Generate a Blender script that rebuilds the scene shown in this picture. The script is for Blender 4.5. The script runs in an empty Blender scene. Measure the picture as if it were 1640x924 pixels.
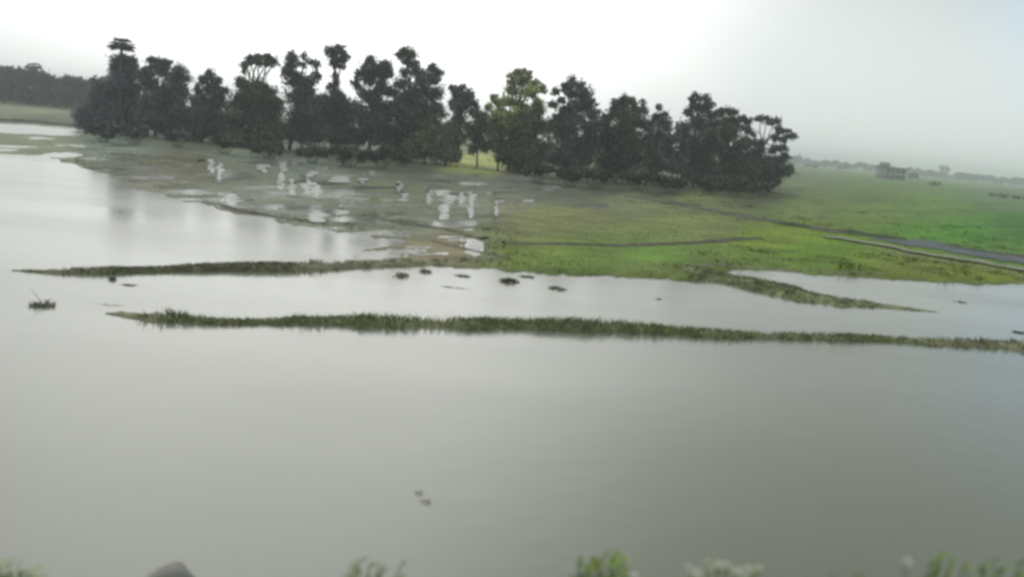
import bpy, math, random
import numpy as np
from mathutils import Matrix, Vector

C = bpy.context.scene
col = C.collection
R = math.radians
rng = np.random.default_rng(7)
random.seed(7)

# ---------------------------------------------------------------- camera
CAM_H, FPX, PITCH, ROLL = 4.0, 1312.0, R(10.64), R(5.39)
cF = np.array([0, math.cos(PITCH), -math.sin(PITCH)])
cU0 = np.array([0, math.sin(PITCH), math.cos(PITCH)])
cX = np.array([1.0, 0, 0])
cR = math.cos(ROLL) * cX + math.sin(ROLL) * cU0
cU = math.cos(ROLL) * cU0 - math.sin(ROLL) * cX
cam = bpy.data.cameras.new('camera')
camo = bpy.data.objects.new('camera', cam); col.objects.link(camo)
camo.matrix_world = Matrix(((cR[0], cU[0], -cF[0], 0), (cR[1], cU[1], -cF[1], 0), (cR[2], cU[2], -cF[2], CAM_H), (0, 0, 0, 1)))
cam.sensor_width = 36; cam.lens = 36 * FPX / 1640
cam.clip_start = 0.1; cam.clip_end = 12000
cam.dof.use_dof = True; cam.dof.focus_distance = 45; cam.dof.aperture_fstop = 0.65
C.camera = camo

# ---------------------------------------------------------------- world, sun, exposure
SUN_EL, SUN_AZ = R(60), R(-24)          # azimuth measured from +Y towards +X
w = bpy.data.worlds.new('World'); C.world = w; w.use_nodes = True
nt = w.node_tree; nt.nodes.clear()
def N(nt, t, **k):
    n = nt.nodes.new(t)
    for a, b in k.items():
        if a.startswith('i_'):
            n.inputs[int(a[2:]) if a[2:].isdigit() else a[2:].replace('_', ' ')].default_value = b
        else: setattr(n, a, b)
    return n
L = nt.links.new
out = N(nt, 'ShaderNodeOutputWorld')
tc = N(nt, 'ShaderNodeTexCoord')
nv = N(nt, 'ShaderNodeVectorMath', operation='NORMALIZE'); L(tc.outputs['Generated'], nv.inputs[0])
noi = N(nt, 'ShaderNodeTexNoise', i_Scale=2.2, i_Detail=4.0, i_Roughness=0.5)
mp = N(nt, 'ShaderNodeMapping'); mp.inputs['Scale'].default_value = (1, 1, 2.4)
L(nv.outputs[0], mp.inputs[0]); L(mp.outputs[0], noi.inputs['Vector'])
noff = N(nt, 'ShaderNodeMath', operation='MULTIPLY_ADD'); L(noi.outputs[0], noff.inputs[0]); noff.inputs[1].default_value = 0.14; noff.inputs[2].default_value = -0.07
def lobe(az, el, r_out, r_in, noise=True):
    d = (math.sin(R(az)) * math.cos(R(el)), math.cos(R(az)) * math.cos(R(el)), math.sin(R(el)))
    dn = N(nt, 'ShaderNodeVectorMath', operation='DOT_PRODUCT'); L(nv.outputs[0], dn.inputs[0]); dn.inputs[1].default_value = d
    ac = N(nt, 'ShaderNodeMath', operation='ARCCOSINE'); L(dn.outputs['Value'], ac.inputs[0])
    ad = N(nt, 'ShaderNodeMath', operation='ADD'); L(ac.outputs[0], ad.inputs[0])
    if noise: L(noff.outputs[0], ad.inputs[1])
    else: ad.inputs[1].default_value = 0
    mr = N(nt, 'ShaderNodeMapRange', interpolation_type='SMOOTHSTEP'); L(ad.outputs[0], mr.inputs[0])
    mr.inputs[1].default_value = R(r_out); mr.inputs[2].default_value = R(r_in); mr.inputs[3].default_value = 0; mr.inputs[4].default_value = 1
    return mr.outputs[0]
def mixc(a, b, f):
    m = N(nt, 'ShaderNodeMix', data_type='RGBA')
    L(f, m.inputs[0])
    if isinstance(a, tuple): m.inputs[6].default_value = (*a, 1)
    else: L(a, m.inputs[6])
    m.inputs[7].default_value = (*b, 1)
    return m.outputs[2]
SKY = dict(base=(.58, .63, .61), bright=(.70, .72, .71), blue=(.52, .64, .76), dark=(.13, .148, .135), glow=(1.55, 1.56, 1.5))
c0 = mixc(SKY['base'], SKY['bright'], lobe(-30, 12, 66, 22))
c0 = mixc(c0, SKY['glow'], lobe(-14, 25, 36, 8))
c0 = mixc(c0, SKY['blue'], lobe(35, 11, 11, 2))
c0 = mixc(c0, SKY['dark'], lobe(33, 43, 41, 12))
skyt = N(nt, 'ShaderNodeTexSky', sky_type='NISHITA', sun_disc=False, sun_elevation=SUN_EL, sun_rotation=SUN_AZ)
skyt.air_density = 1.0; skyt.dust_density = 4.0
b1 = N(nt, 'ShaderNodeBackground'); L(skyt.outputs[0], b1.inputs[0]); b1.inputs[1].default_value = 0.06
b2 = N(nt, 'ShaderNodeBackground'); L(c0, b2.inputs[0]); b2.inputs[1].default_value = 1.0
ms = N(nt, 'ShaderNodeMixShader'); ms.inputs[0].default_value = 0.92
L(b1.outputs[0], ms.inputs[1]); L(b2.outputs[0], ms.inputs[2]); L(ms.outputs[0], out.inputs[0])

sun = bpy.data.lights.new('sun', 'SUN'); sun.energy = 0.6; sun.angle = R(25); sun.color = (1, .97, .92)
suno = bpy.data.objects.new('sun', sun); col.objects.link(suno)
sd = Vector((math.sin(SUN_AZ) * math.cos(SUN_EL), math.cos(SUN_AZ) * math.cos(SUN_EL), math.sin(SUN_EL)))
suno.rotation_euler = sd.to_track_quat('Z', 'Y').to_euler()
suno.location = sd * 50
vs = C.view_settings
vs.view_transform = 'Standard'; vs.look = 'None'; vs.exposure = 0.5; vs.gamma = 1; vs.use_curve_mapping = False
C.cycles.volume_bounces = 1
C.cycles.max_bounces = 8
C.cycles.filter_width = 3.1          # the frame is soft low resolution video

# ---------------------------------------------------------------- geometry helpers
def ray(px, py):
    d = cF * FPX + cR * (px - 820.0) + cU * (462.0 - py)
    return d / np.linalg.norm(d)
def P(px, py, z=0.0):                    # pixel to the point of the horizontal plane at z
    d = ray(px, py); t = (z - CAM_H) / d[2]
    return np.array([d[0] * t, d[1] * t, z])
def D(px, py, Y):                        # pixel to the point at depth Y
    d = ray(px, py); t = Y / d[1]
    return np.array([d[0] * t, Y, CAM_H + d[2] * t])
def proj(x, y, z):
    v = np.stack([x, y, z - CAM_H], -1)
    f = np.maximum(v @ cF, 0.05)
    return 820 + FPX * (v @ cR) / f, 462 - FPX * (v @ cU) / f

def hsh(i, j, s):
    n = (i * 374761393 + j * 668265263 + s * 974634777) & 0x7fffffff
    n = ((n ^ (n >> 13)) * 1274126177) & 0x7fffffff
    return ((n ^ (n >> 16)) & 0xffff) / 65535.0
def vnoise(x, y, s=0):
    xi = np.floor(x).astype(np.int64); yi = np.floor(y).astype(np.int64)
    fx = x - xi; fy = y - yi; fx = fx * fx * (3 - 2 * fx); fy = fy * fy * (3 - 2 * fy)
    a = hsh(xi, yi, s); b = hsh(xi + 1, yi, s); c = hsh(xi, yi + 1, s); d = hsh(xi + 1, yi + 1, s)
    return (a * (1 - fx) + b * fx) * (1 - fy) + (c * (1 - fx) + d * fx) * fy
def fbm(x, y, s=0, o=4):
    t = 0; a = .5; n = 0
    for k in range(o):
        t = t + a * vnoise(x * 2 ** k, y * 2 ** k, s + k); n += a; a *= .5
    return t / n

def mesh_obj(name, V, faces_idx, n_per, mat, colr=None, parent=None, smooth=False):
    V = np.asarray(V, dtype=np.float32); faces_idx = np.asarray(faces_idx, dtype=np.int32)
    me = bpy.data.meshes.new(name)
    nf = len(faces_idx) // n_per
    me.vertices.add(len(V)); me.vertices.foreach_set('co', V.ravel())
    me.loops.add(len(faces_idx)); me.loops.foreach_set('vertex_index', faces_idx)
    me.polygons.add(nf); me.polygons.foreach_set('loop_start', np.arange(nf, dtype=np.int32) * n_per)
    if colr is not None:
        ca = me.color_attributes.new('Col', 'FLOAT_COLOR', 'POINT')
        cc = np.ones((len(V), 4), dtype=np.float32); cc[:, :3] = colr
        ca.data.foreach_set('color', cc.ravel())
    me.update(calc_edges=True); me.validate()
    if smooth: me.polygons.foreach_set('use_smooth', np.ones(len(me.polygons), dtype=bool))
    me.materials.append(mat)
    o = bpy.data.objects.new(name, me); col.objects.link(o)
    if parent: o.parent = parent
    return o
def tag(o, label=None, cat=None, group=None, kind=None):
    if label: o['label'] = label
    if cat: o['category'] = cat
    if group: o['group'] = group
    if kind: o['kind'] = kind
    return o
def empty(name, loc):
    o = bpy.data.objects.new(name, None); col.objects.link(o); o.location = tuple(float(v) for v in loc); o.empty_display_size = .3
    return o
def lin(r, g, b):
    f = lambda c: (c / 255 / 12.92) if c / 255 <= .04045 else ((c / 255 + .055) / 1.055) ** 2.4
    return np.array([f(r), f(g), f(b)])

# ---------------------------------------------------------------- materials
def mat_new(name):
    m = bpy.data.materials.new(name); m.use_nodes = True
    return m, m.node_tree, m.node_tree.nodes['Principled BSDF']
def mat_col(name, rough=0.8, nscale=6.0, amount=0.35, spec=0.3, bump=0.0, bscale=20):
    """surface coloured by the mesh's own colour attribute, varied by noise"""
    m, t, b = mat_new(name)
    at = N(t, 'ShaderNodeAttribute', attribute_name='Col')
    g = N(t, 'ShaderNodeNewGeometry')
    n = N(t, 'ShaderNodeTexNoise', i_Scale=nscale, i_Detail=5.0, i_Roughness=.6)
    t.links.new(g.outputs['Position'], n.inputs['Vector'])
    mr = N(t, 'ShaderNodeMapRange'); t.links.new(n.outputs[0], mr.inputs[0])
    mr.inputs[1].default_value = .3; mr.inputs[2].default_value = .7
    mr.inputs[3].default_value = 1 - amount; mr.inputs[4].default_value = 1 + amount
    v = N(t, 'ShaderNodeVectorMath', operation='SCALE'); t.links.new(at.outputs['Color'], v.inputs[0]); t.links.new(mr.outputs[0], v.inputs['Scale'])
    t.links.new(v.outputs[0], b.inputs['Base Color'])
    b.inputs['Roughness'].default_value = rough; b.inputs['Specular IOR Level'].default_value = spec
    if bump:
        bn = N(t, 'ShaderNodeBump', i_Strength=bump, i_Distance=.05); n2 = N(t, 'ShaderNodeTexNoise', i_Scale=bscale, i_Detail=4.0)
        t.links.new(g.outputs['Position'], n2.inputs['Vector']); t.links.new(n2.outputs[0], bn.inputs['Height']); t.links.new(bn.outputs[0], b.inputs['Normal'])
    return m
def mat_plain(name, c, rough=.8, nscale=4.0, amount=.25, bump=.3, spec=.3):
    m, t, b = mat_new(name)
    tcn = N(t, 'ShaderNodeTexCoord')
    n = N(t, 'ShaderNodeTexNoise', i_Scale=nscale, i_Detail=6.0, i_Roughness=.6); t.links.new(tcn.outputs['Object'], n.inputs['Vector'])
    cr = N(t, 'ShaderNodeValToRGB'); t.links.new(n.outputs[0], cr.inputs[0])
    cr.color_ramp.elements[0].position = .3; cr.color_ramp.elements[1].position = .7
    cr.color_ramp.elements[0].color = (*[x * (1 - amount) for x in c], 1); cr.color_ramp.elements[1].color = (*[x * (1 + amount) for x in c], 1)
    t.links.new(cr.outputs[0], b.inputs['Base Color'])
    bn = N(t, 'ShaderNodeBump', i_Strength=bump, i_Distance=.03); t.links.new(n.outputs[0], bn.inputs['Height']); t.links.new(bn.outputs[0], b.inputs['Normal'])
    b.inputs['Roughness'].default_value = rough; b.inputs['Specular IOR Level'].default_value = spec
    return m
M_ground = mat_col('wet_field_soil', .8, .5, .34, .25, .5, 9)
M_leaf = mat_col('foliage', .7, 1.3, .3, .2)
M_grass = mat_col('grass_blades', .65, 2.0, .25, .25)
M_bark = mat_plain('bark', (.055, .048, .04), .9, 8)
M_bund = mat_col('earth_bund', .85, 3.0, .4, .2, .6, 14)
M_stem = mat_plain('green_stem', (.10, .15, .05), .6, 20)
M_petal = mat_plain('white_petal', (.50, .53, .44), .6, 20, .1)
M_stone = mat_plain('grey_stone', (.20, .20, .18), .8, 7)
M_twig = mat_plain('dark_twig', (.05, .05, .045), .9, 12)
M_wall = mat_plain('grey_plaster', (.22, .21, .22), .9, 1.5)
M_roof = mat_plain('roof_slab', (.13, .12, .12), .9, 1.5)
M_dark = mat_plain('window_shutter', (.05, .05, .055), .5, 1.5)

# water: turbid brown flood water, a smooth sheet with faint ripples
M_water, t, b = mat_new('flood_water')
g = N(t, 'ShaderNodeNewGeometry')
n = N(t, 'ShaderNodeTexNoise', i_Scale=.09, i_Detail=3.0); t.links.new(g.outputs['Position'], n.inputs['Vector'])
cr = N(t, 'ShaderNodeValToRGB'); t.links.new(n.outputs[0], cr.inputs[0])
cr.color_ramp.elements[0].position = .35; cr.color_ramp.elements[1].position = .65
cr.color_ramp.elements[0].color = (.135, .146, .112, 1); cr.color_ramp.elements[1].color = (.158, .166, .130, 1)
t.links.new(cr.outputs[0], b.inputs['Base Color'])
b.inputs['Roughness'].default_value = .17; b.inputs['IOR'].default_value = 1.66
mpr = N(t, 'ShaderNodeMapping'); mpr.inputs['Scale'].default_value = (.05, .16, 1); t.links.new(g.outputs['Position'], mpr.inputs[0])
nr_ = N(t, 'ShaderNodeTexNoise', i_Scale=1.0, i_Detail=4.0); t.links.new(mpr.outputs[0], nr_.inputs['Vector'])
mrr = N(t, 'ShaderNodeMapRange'); t.links.new(nr_.outputs[0], mrr.inputs[0]); mrr.inputs[1].default_value = .35; mrr.inputs[2].default_value = .65; mrr.inputs[3].default_value = .11; mrr.inputs[4].default_value = .24; t.links.new(mrr.outputs[0], b.inputs['Roughness'])
mpw = N(t, 'ShaderNodeMapping'); mpw.inputs['Scale'].default_value = (1.0, 1.0, 1)
n1 = N(t, 'ShaderNodeTexNoise', i_Scale=2.2, i_Detail=3.0); t.links.new(g.outputs['Position'], n1.inputs['Vector'])
bn = N(t, 'ShaderNodeBump', i_Strength=.05, i_Distance=.08); t.links.new(n1.outputs[0], bn.inputs['Height']); t.links.new(bn.outputs[0], b.inputs['Normal'])

# ---------------------------------------------------------------- ground
LAND = [(-6000, -3000), (9000, -3000), (9000, 1250), (1900, 478), (1640, 452), (1560, 456), (1500, 453), (1400, 444), (1300, 438), (1250, 432), (1190, 430),
        (1150, 437), (1100, 449), (1050, 446), (960, 442), (860, 439), (790, 431), (730, 428), (690, 428), (600, 430), (545, 424),
        (560, 408), (600, 398), (650, 386), (610, 382), (570, 377), (530, 368), (470, 360), (400, 346), (345, 336), (318, 323), (280, 322),
        (240, 306), (205, 301), (185, 284), (150, 276), (112, 262), (60, 251), (0, 246), (-200, 229), (-6000, -330)]
STRIP = [(-6000, -380), (0, 197), (60, 200), (130, 207), (138, 213), (128, 219), (60, 216), (0, 213), (-6000, -352)]
GREEN = [(800, 352), (900, 340), (1000, 325), (1100, 300), (9000, 700), (9000, 1250), (1640, 452), (1300, 438), (1150, 437), (1050, 446), (900, 440), (810, 425)]
def sdf(px, py, poly):
    q = np.array(poly, float); d = np.full(px.shape, 1e18); ins = np.zeros(px.shape, bool)
    for k in range(len(q)):
        a, c = q[k], q[(k + 1) % len(q)]; e = c - a
        wx, wy = px - a[0], py - a[1]
        tt = np.clip((wx * e[0] + wy * e[1]) / (e @ e), 0, 1)
        d = np.minimum(d, (wx - e[0] * tt) ** 2 + (wy - e[1] * tt) ** 2)
        if a[1] != c[1]:
            cond = ((a[1] > py) != (c[1] > py)) & (px < (c[0] - a[0]) * (py - a[1]) / (c[1] - a[1]) + a[0]); ins ^= cond
    return np.where(ins, 1, -1) * np.sqrt(d)
PUD_GLINTS = [(338, 266, 5, 13), (352, 275, 5, 15), (420, 270, 11, 8), (455, 268, 7, 9), (450, 290, 5, 16), (468, 300, 5, 14), (497, 279, 13, 6), (491, 298, 7, 14),
       (506, 303, 7, 13), (545, 288, 14, 6), (580, 290, 8, 5), (372, 322, 9, 12), (510, 349, 14, 9), (640, 298, 5, 11), (647, 316, 7, 9), (688, 315, 6, 13),
       (705, 309, 12, 6), (718, 318, 9, 10), (712, 334, 9, 7), (711, 347, 8, 6), (739, 317, 5, 10), (756, 313, 5, 8), (754, 332, 4, 15), (795, 335, 3, 14), (760, 396, 15, 13),
       (570, 352, 45, 3), (520, 340, 50, 3), (620, 372, 34, 3), (600, 410, 42, 3), (650, 402, 30, 3), (95, 249, 32, 4), (250, 285, 40, 3), (450, 331, 60, 3),
       (800, 322, 10, 4), (845, 322, 10, 3), (950, 329, 34, 4), (590, 330, 40, 2), (670, 292, 20, 2), (590, 280, 30, 2), (200, 243, 25, 2), (620, 425, 40, 3)]  # water holes; the narrow ones also place the sky-glint sheets
def height(x, y, full=False):
    px, py = proj(x, y, np.zeros_like(x))
    front = y > 7
    nx, ny = px / 34, py / 7
    jit = (fbm(nx, ny, 3) - .5) * 11 + (fbm(px / 9, py / 3.5, 9, 3) - .5) * 4
    sL = sdf(px, py, LAND) + jit
    sS = sdf(px, py, STRIP) + (fbm(nx, ny, 5) - .5) * 3
    sG = sdf(px, py, GREEN)
    s = np.minimum(sL, -sS)
    for (cx, cy, rx, ry) in PUD_GLINTS:
        e = (np.hypot((px - cx) / rx, (py - cy) / ry) - 1) * min(rx, ry) + (fbm(px / 7, py / 7, int(cx) % 50, 2) - .5) * 3
        s = np.minimum(s, e)
    land = np.clip(s / 6, -1, 1)
    wn = fbm(x * .35, y * .35, 21) - .5
    # flats left of the green fields: barely above the water
    flat = np.clip(-sG / 40, 0, 1) * np.clip((py - (137 + .0944 * px + 66)) / 12, 0, 1)
    top = 0.13 * (1 - flat) + flat * (0.012 + 0.17 * (fbm(px / 75, py / 5, 31, 5) - .49))
    dist = np.hypot(x, y)
    far = np.clip((dist - 95) / 40, 0, 1)
    top = top * (1 - far) + far * .15
    z = np.where(land > 0, land * top + wn * .05 * land, land * .35)
    z = np.where(front, z, -.4)
    bank = np.interp(y + (fbm(x * .8, y * .8, 44) - .5) * .5, [-50, -3, 1, 3, 5, 6, 7.2], [2.7, 2.65, 2.2, 1.35, .42, -.12, -.4])
    z = np.where(y < 7.2, np.maximum(bank, -.4), z)
    if full: return z, px, py, s, flat
    return z
CP = [((60, 180), (125, 130, 115)), ((60, 192), (85, 92, 80)), ((60, 232), (135, 135, 112)), ((200, 240), (112, 124, 110)), ((270, 262), (96, 92, 70)), ((315, 264), (78, 78, 55)),
      ((380, 245), (112, 120, 105)), ((450, 330), (138, 138, 126)), ((500, 268), (105, 114, 102)), ((600, 305), (100, 110, 82)), ((650, 360), (118, 122, 105)),
      ((720, 400), (128, 115, 95)), ((740, 350), (110, 110, 98)), ((800, 330), (118, 118, 98)), ((900, 350), (117, 124, 82)), ((850, 405), (104, 125, 56)), ((950, 415), (96, 126, 54)),
      ((1050, 420), (98, 134, 60)), ((1100, 365), (114, 128, 80)), ((1000, 330), (108, 116, 88)), ((1120, 318), (106, 120, 78)), ((1300, 400), (98, 134, 40)), ((1260, 385), (110, 132, 46)),
      ((1450, 430), (103, 120, 52)), ((1560, 440), (108, 126, 50)), ((1300, 330), (103, 120, 76)), ((1280, 285), (96, 116, 86)), ((1400, 310), (88, 116, 66)), ((1500, 335), (92, 126, 66)),
      ((1550, 370), (72, 128, 40)), ((1640, 366), (58, 108, 26)), ((1480, 372), (82, 132, 40)), ((1620, 405), (82, 126, 56)), ((1600, 320), (90, 118, 84)), ((1400, 350), (98, 124, 64)),
      ((820, 292), (92, 92, 88)), ((220, 222), (78, 88, 76)), ((320, 232), (74, 82, 68)), ((420, 243), (66, 74, 58)), ((520, 253), (62, 70, 54)), ((680, 272), (62, 66, 56)), ((970, 304), (66, 72, 58)), ((1080, 308), (58, 66, 50)), ((1215, 312), (62, 74, 48)), ((745, 235), (100, 118, 84)), ((745, 285), (88, 92, 80)), ((600, 225), (90, 108, 80)), ((900, 250), (90, 108, 80)), ((745, 264), (165, 172, 112)), ((780, 268), (155, 165, 100)), ((900, 300), (72, 78, 66)), ((1150, 303), (56, 64, 48)), ((600, 262), (70, 78, 58)),  # dark points at the row's foot carry its shadow strip as ground colour
      ((200, 300), (120, 118, 105)), ((350, 330), (120, 120, 108)), ((820, 380), (110, 118, 80)), ((1230, 432), (100, 125, 60)), ((1050, 440), (105, 122, 66)),
      ((800, 900), (70, 95, 45)), ((0, 900), (75, 95, 55)), ((1600, 900), (75, 95, 45))]
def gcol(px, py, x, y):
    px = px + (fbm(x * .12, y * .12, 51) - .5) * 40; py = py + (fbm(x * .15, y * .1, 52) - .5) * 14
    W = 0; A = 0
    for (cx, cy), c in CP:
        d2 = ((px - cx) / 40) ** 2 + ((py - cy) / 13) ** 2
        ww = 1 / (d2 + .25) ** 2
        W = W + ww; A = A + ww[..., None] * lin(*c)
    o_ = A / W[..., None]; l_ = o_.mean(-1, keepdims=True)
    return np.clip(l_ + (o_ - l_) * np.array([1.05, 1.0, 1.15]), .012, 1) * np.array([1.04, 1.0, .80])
GK = 0.82
r_ = np.concatenate([np.geomspace(.5, 5, 30)[:-1], np.geomspace(5, 60, 480)[:-1], np.geomspace(60, 300, 170)[:-1], np.geomspace(300, 2400, 50)])
azs = np.radians(np.concatenate([np.linspace(-180, -39, 36)[:-1], np.linspace(-39, 39, 640)[:-1], np.linspace(39, 180, 36)[:-1]]))
RR, AA = np.meshgrid(r_, azs, indexing='ij')
gx, gy = RR * np.sin(AA), RR * np.cos(AA)
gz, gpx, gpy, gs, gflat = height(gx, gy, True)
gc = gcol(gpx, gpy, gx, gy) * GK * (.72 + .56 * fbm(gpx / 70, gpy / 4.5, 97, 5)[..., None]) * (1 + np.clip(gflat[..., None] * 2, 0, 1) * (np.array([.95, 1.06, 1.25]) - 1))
mudf = (np.clip(1 - gs / 4, 0, 1) * .5)[..., None]              # wet mud along every water edge
gc = gc * (1 - mudf) + mudf * np.array([.10, .095, .075])
nr, na = RR.shape
V = np.stack([gx, gy, gz], -1).reshape(-1, 3)
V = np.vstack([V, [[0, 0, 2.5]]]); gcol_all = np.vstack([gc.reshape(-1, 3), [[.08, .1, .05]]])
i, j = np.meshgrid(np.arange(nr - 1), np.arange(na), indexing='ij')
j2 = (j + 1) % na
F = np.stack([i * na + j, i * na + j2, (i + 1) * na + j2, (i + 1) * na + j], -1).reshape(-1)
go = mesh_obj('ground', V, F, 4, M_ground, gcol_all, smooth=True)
tag(go, kind='structure')
wo = mesh_obj('water', [(-2300, 2, 0), (2300, 2, 0), (2300, 2300, 0), (-2300, 2300, 0)], [0, 1, 2, 3], 4, M_water)
tag(wo, kind='structure')

# pale sheets laid on the flats, standing in for sky glints
M_glint, t, b = mat_new('sky_glint_water')
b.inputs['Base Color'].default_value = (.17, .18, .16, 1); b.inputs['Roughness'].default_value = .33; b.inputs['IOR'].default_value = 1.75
for k_, (cx, cy, rx, ry) in enumerate([q for q in PUD_GLINTS if q[2] < 17]):
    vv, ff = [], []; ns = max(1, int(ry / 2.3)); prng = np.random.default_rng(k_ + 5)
    for q_ in range(ns):                                     # slivers shaped like a sky reflection broken by ripples
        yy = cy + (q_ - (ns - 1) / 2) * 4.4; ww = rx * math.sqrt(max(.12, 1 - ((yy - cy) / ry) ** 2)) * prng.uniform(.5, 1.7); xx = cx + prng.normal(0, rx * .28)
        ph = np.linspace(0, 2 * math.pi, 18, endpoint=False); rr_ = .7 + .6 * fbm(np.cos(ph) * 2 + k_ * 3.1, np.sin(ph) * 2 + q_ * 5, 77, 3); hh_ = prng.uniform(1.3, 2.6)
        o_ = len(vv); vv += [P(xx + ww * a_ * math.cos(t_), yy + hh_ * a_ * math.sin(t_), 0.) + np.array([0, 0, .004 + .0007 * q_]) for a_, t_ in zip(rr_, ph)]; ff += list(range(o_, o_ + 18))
    o = mesh_obj('sky_glint', vv, ff, 18, M_glint); tag(o, kind='structure')

# ---------------------------------------------------------------- bunds (low earth ridges)
def path3(pts):
    q = [np.array([*P(a, c)[:2], t_]) for a, c, t_ in pts]
    outp = []
    for a, c in zip(q[:-1], q[1:]):
        n_ = max(2, int(np.linalg.norm((c - a)[:2]) / .12))
        for k in range(n_): outp.append(a + (c - a) * k / n_)
    outp.append(q[-1]); return np.array(outp)
def bund(pts, colr, hfrac=.30, base=-.06, seed=1, hmul=1.0, lift=False):
    pth = path3(pts); n_ = len(pth)
    tg = np.gradient(pth[:, :2], axis=0); tg /= np.linalg.norm(tg, axis=1)[:, None] + 1e-9
    nrm = np.stack([-tg[:, 1], tg[:, 0]], 1)
    dist = np.hypot(pth[:, 0], pth[:, 1]); T = pth[:, 2] / FPX * dist
    s_ = np.arange(n_) * .12
    irr = .45 + 1.15 * fbm(s_ * .8, s_ * 0 + seed, seed, 5)
    h = T * hfrac * irr * hmul; wd = np.minimum(T * (1 - 1.6 * hfrac) / (CAM_H / dist), 2.2) * irr / 2 + .05
    zl = height(pth[:, 0], pth[:, 1]).clip(0, .2) if lift else 0
    h = h + zl; base = base + zl
    side = (fbm(s_ * .5, s_ * 0 + 7, seed + 5) - .5) * 1.5 * wd
    us = np.linspace(-1, 1, 11)
    VV = []
    for k, u in enumerate(us):
        prof = (1 - abs(u) ** 2.2)
        jx = (fbm(s_ * 3, s_ * 0 + k * 1.7, seed + 11) - .5) * .35 * wd
        zz = base + (h - base) * prof * (.8 + .4 * fbm(s_ * 4, s_ * 0 + k, seed + 20))
        xy = pth[:, :2] + nrm * (u * wd + side + jx)[:, None]
        VV.append(np.column_stack([xy, zz]))
    VV = np.array(VV); m_ = len(us)
    a, c = np.meshgrid(np.arange(m_ - 1), np.arange(n_ - 1), indexing='ij')
    FF = np.stack([a * n_ + c, a * n_ + c + 1, (a + 1) * n_ + c + 1, (a + 1) * n_ + c], -1).reshape(-1)
    pv = VV.reshape(-1, 3)
    mixn = fbm(pv[:, 0] * .5, pv[:, 1] * .5, seed + 30)[:, None]
    cc = np.array(colr[0]) * (1 - mixn) + np.array(colr[1]) * mixn
    o = mesh_obj('bund', pv, FF, 4, M_bund, cc, smooth=True); tag(o, kind='structure')
    return pth, nrm, wd, h, side
MUD, OLV, DRK = (.12, .115, .085), (.17, .185, .09), (.045, .058, .028)
B1 = [(170, 502, 3), (190, 503, 7), (215, 505, 12), (255, 509, 20), (300, 513, 15), (360, 516, 11), (420, 516, 12), (480, 515, 16), (560, 515, 21), (600, 517, 21), (700, 520, 19), (800, 523, 17),
      (900, 526, 19), (1000, 530, 19), (1080, 534, 15), (1180, 539, 13), (1280, 542, 13), (1400, 545, 12), (1500, 550, 12), (1560, 553, 14), (1640, 558, 17), (1800, 571, 17), (2100, 597, 16)]
B2 = [(20, 433, 3), (60, 435, 5), (90, 436, 7), (180, 436, 11), (260, 433, 9), (340, 430, 12), (390, 429, 17), (470, 430, 15), (540, 428, 12), (600, 425, 10), (680, 422, 9), (740, 421, 9), (810, 418, 8)]
B3 = [(1060, 428, 14), (1140, 440, 17), (1200, 453, 20), (1260, 468, 22), (1320, 478, 16), (1380, 485, 9), (1440, 493, 5), (1500, 500, 2)]
b1 = bund([(a, c, t_ * 1.12) for a, c, t_ in B1], (MUD, OLV), seed=1); b2 = bund([(a, c, t_ * 1.25) for a, c, t_ in B2], (MUD, OLV), hfrac=.36, seed=2, lift=True); b3 = bund([(a, c, t_ * 1.45) for a, c, t_ in B3], (OLV, OLV), hfrac=.22, seed=3)
bd = []
for k, (pl, cc) in enumerate([
        ([(810, 396, 6), (900, 397, 6), (1000, 400, 8), (1100, 395, 8), (1212, 386, 7)], (DRK, MUD)),
        ([(1000, 317, 6), (1060, 326, 8), (1190, 351, 9), (1260, 362, 10), (1340, 376, 10), (1420, 384, 5)], (DRK, MUD)),
        ([(590, 345, 3), (640, 357, 5), (700, 366, 5), (780, 384, 6)], (DRK, MUD)),
        ([(690, 388, 3), (740, 398, 5), (790, 410, 4)], (MUD, MUD)),
        ([(360, 330, 5), (400, 341, 6), (480, 353, 6), (520, 360, 4)], (DRK, MUD)),
        ([(-600, 145, 8), (0, 194, 8), (60, 197, 8), (135, 205, 6)], (DRK, MUD)),
        ([(180, 247, 5), (250, 253, 6), (320, 260, 8)], (DRK, MUD)),
        ([(1100, 432, 5), (1150, 430, 6), (1200, 431, 4), (1300, 436, 3), (1420, 442, 3)], (MUD, OLV)),
        ([(1210, 354, 4), (1260, 362, 8), (1330, 373, 12), (1400, 383, 12), (1450, 388, 6)], (DRK, DRK)),
        ([(1500, 396, 4), (1560, 404, 6), (1640, 416, 7), (1800, 444, 7)], (DRK, MUD)),
        ([(1380, 398, 3), (1460, 414, 4), (1540, 428, 4), (1640, 447, 5), (1760, 466, 5)], (OLV, OLV))]):
    bd.append(bund(pl, cc, .4, -.05, 40 + k, lift=True))

# the sunken canal beside the pale path on the right: a strip of grey mud water
def ribbon(name, pts, z, mat, colr=None, amp=6.0):
    pth = path3(pts); dist = np.hypot(pth[:, 0], pth[:, 1])
    VL, VR = [], []
    n_ = len(pth)
    for k in range(n_):
        x, y, t_ = pth[k]; px, py = proj(np.array([x]), np.array([y]), np.array([0.0]))
        e = (vnoise(np.array([k * .25]), np.array([2.0]), 3)[0] - .5) * amp * min(1, t_ / 8)
        VL.append(P(px[0], py[0] - t_ / 2 + e, 0)); VR.append(P(px[0], py[0] + t_ / 2 + e * .6, 0))
    VV = np.array(VL + VR); VV[:, 2] = z
    FF = np.array([[k, k + 1, n_ + k + 1, n_ + k] for k in range(n_ - 1)]).reshape(-1)
    return mesh_obj(name, VV, FF, 4, mat)
M_canal = mat_plain('canal_mud_water', (.062, .075, .085), .6, .6, .3, .3, .25)
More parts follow.
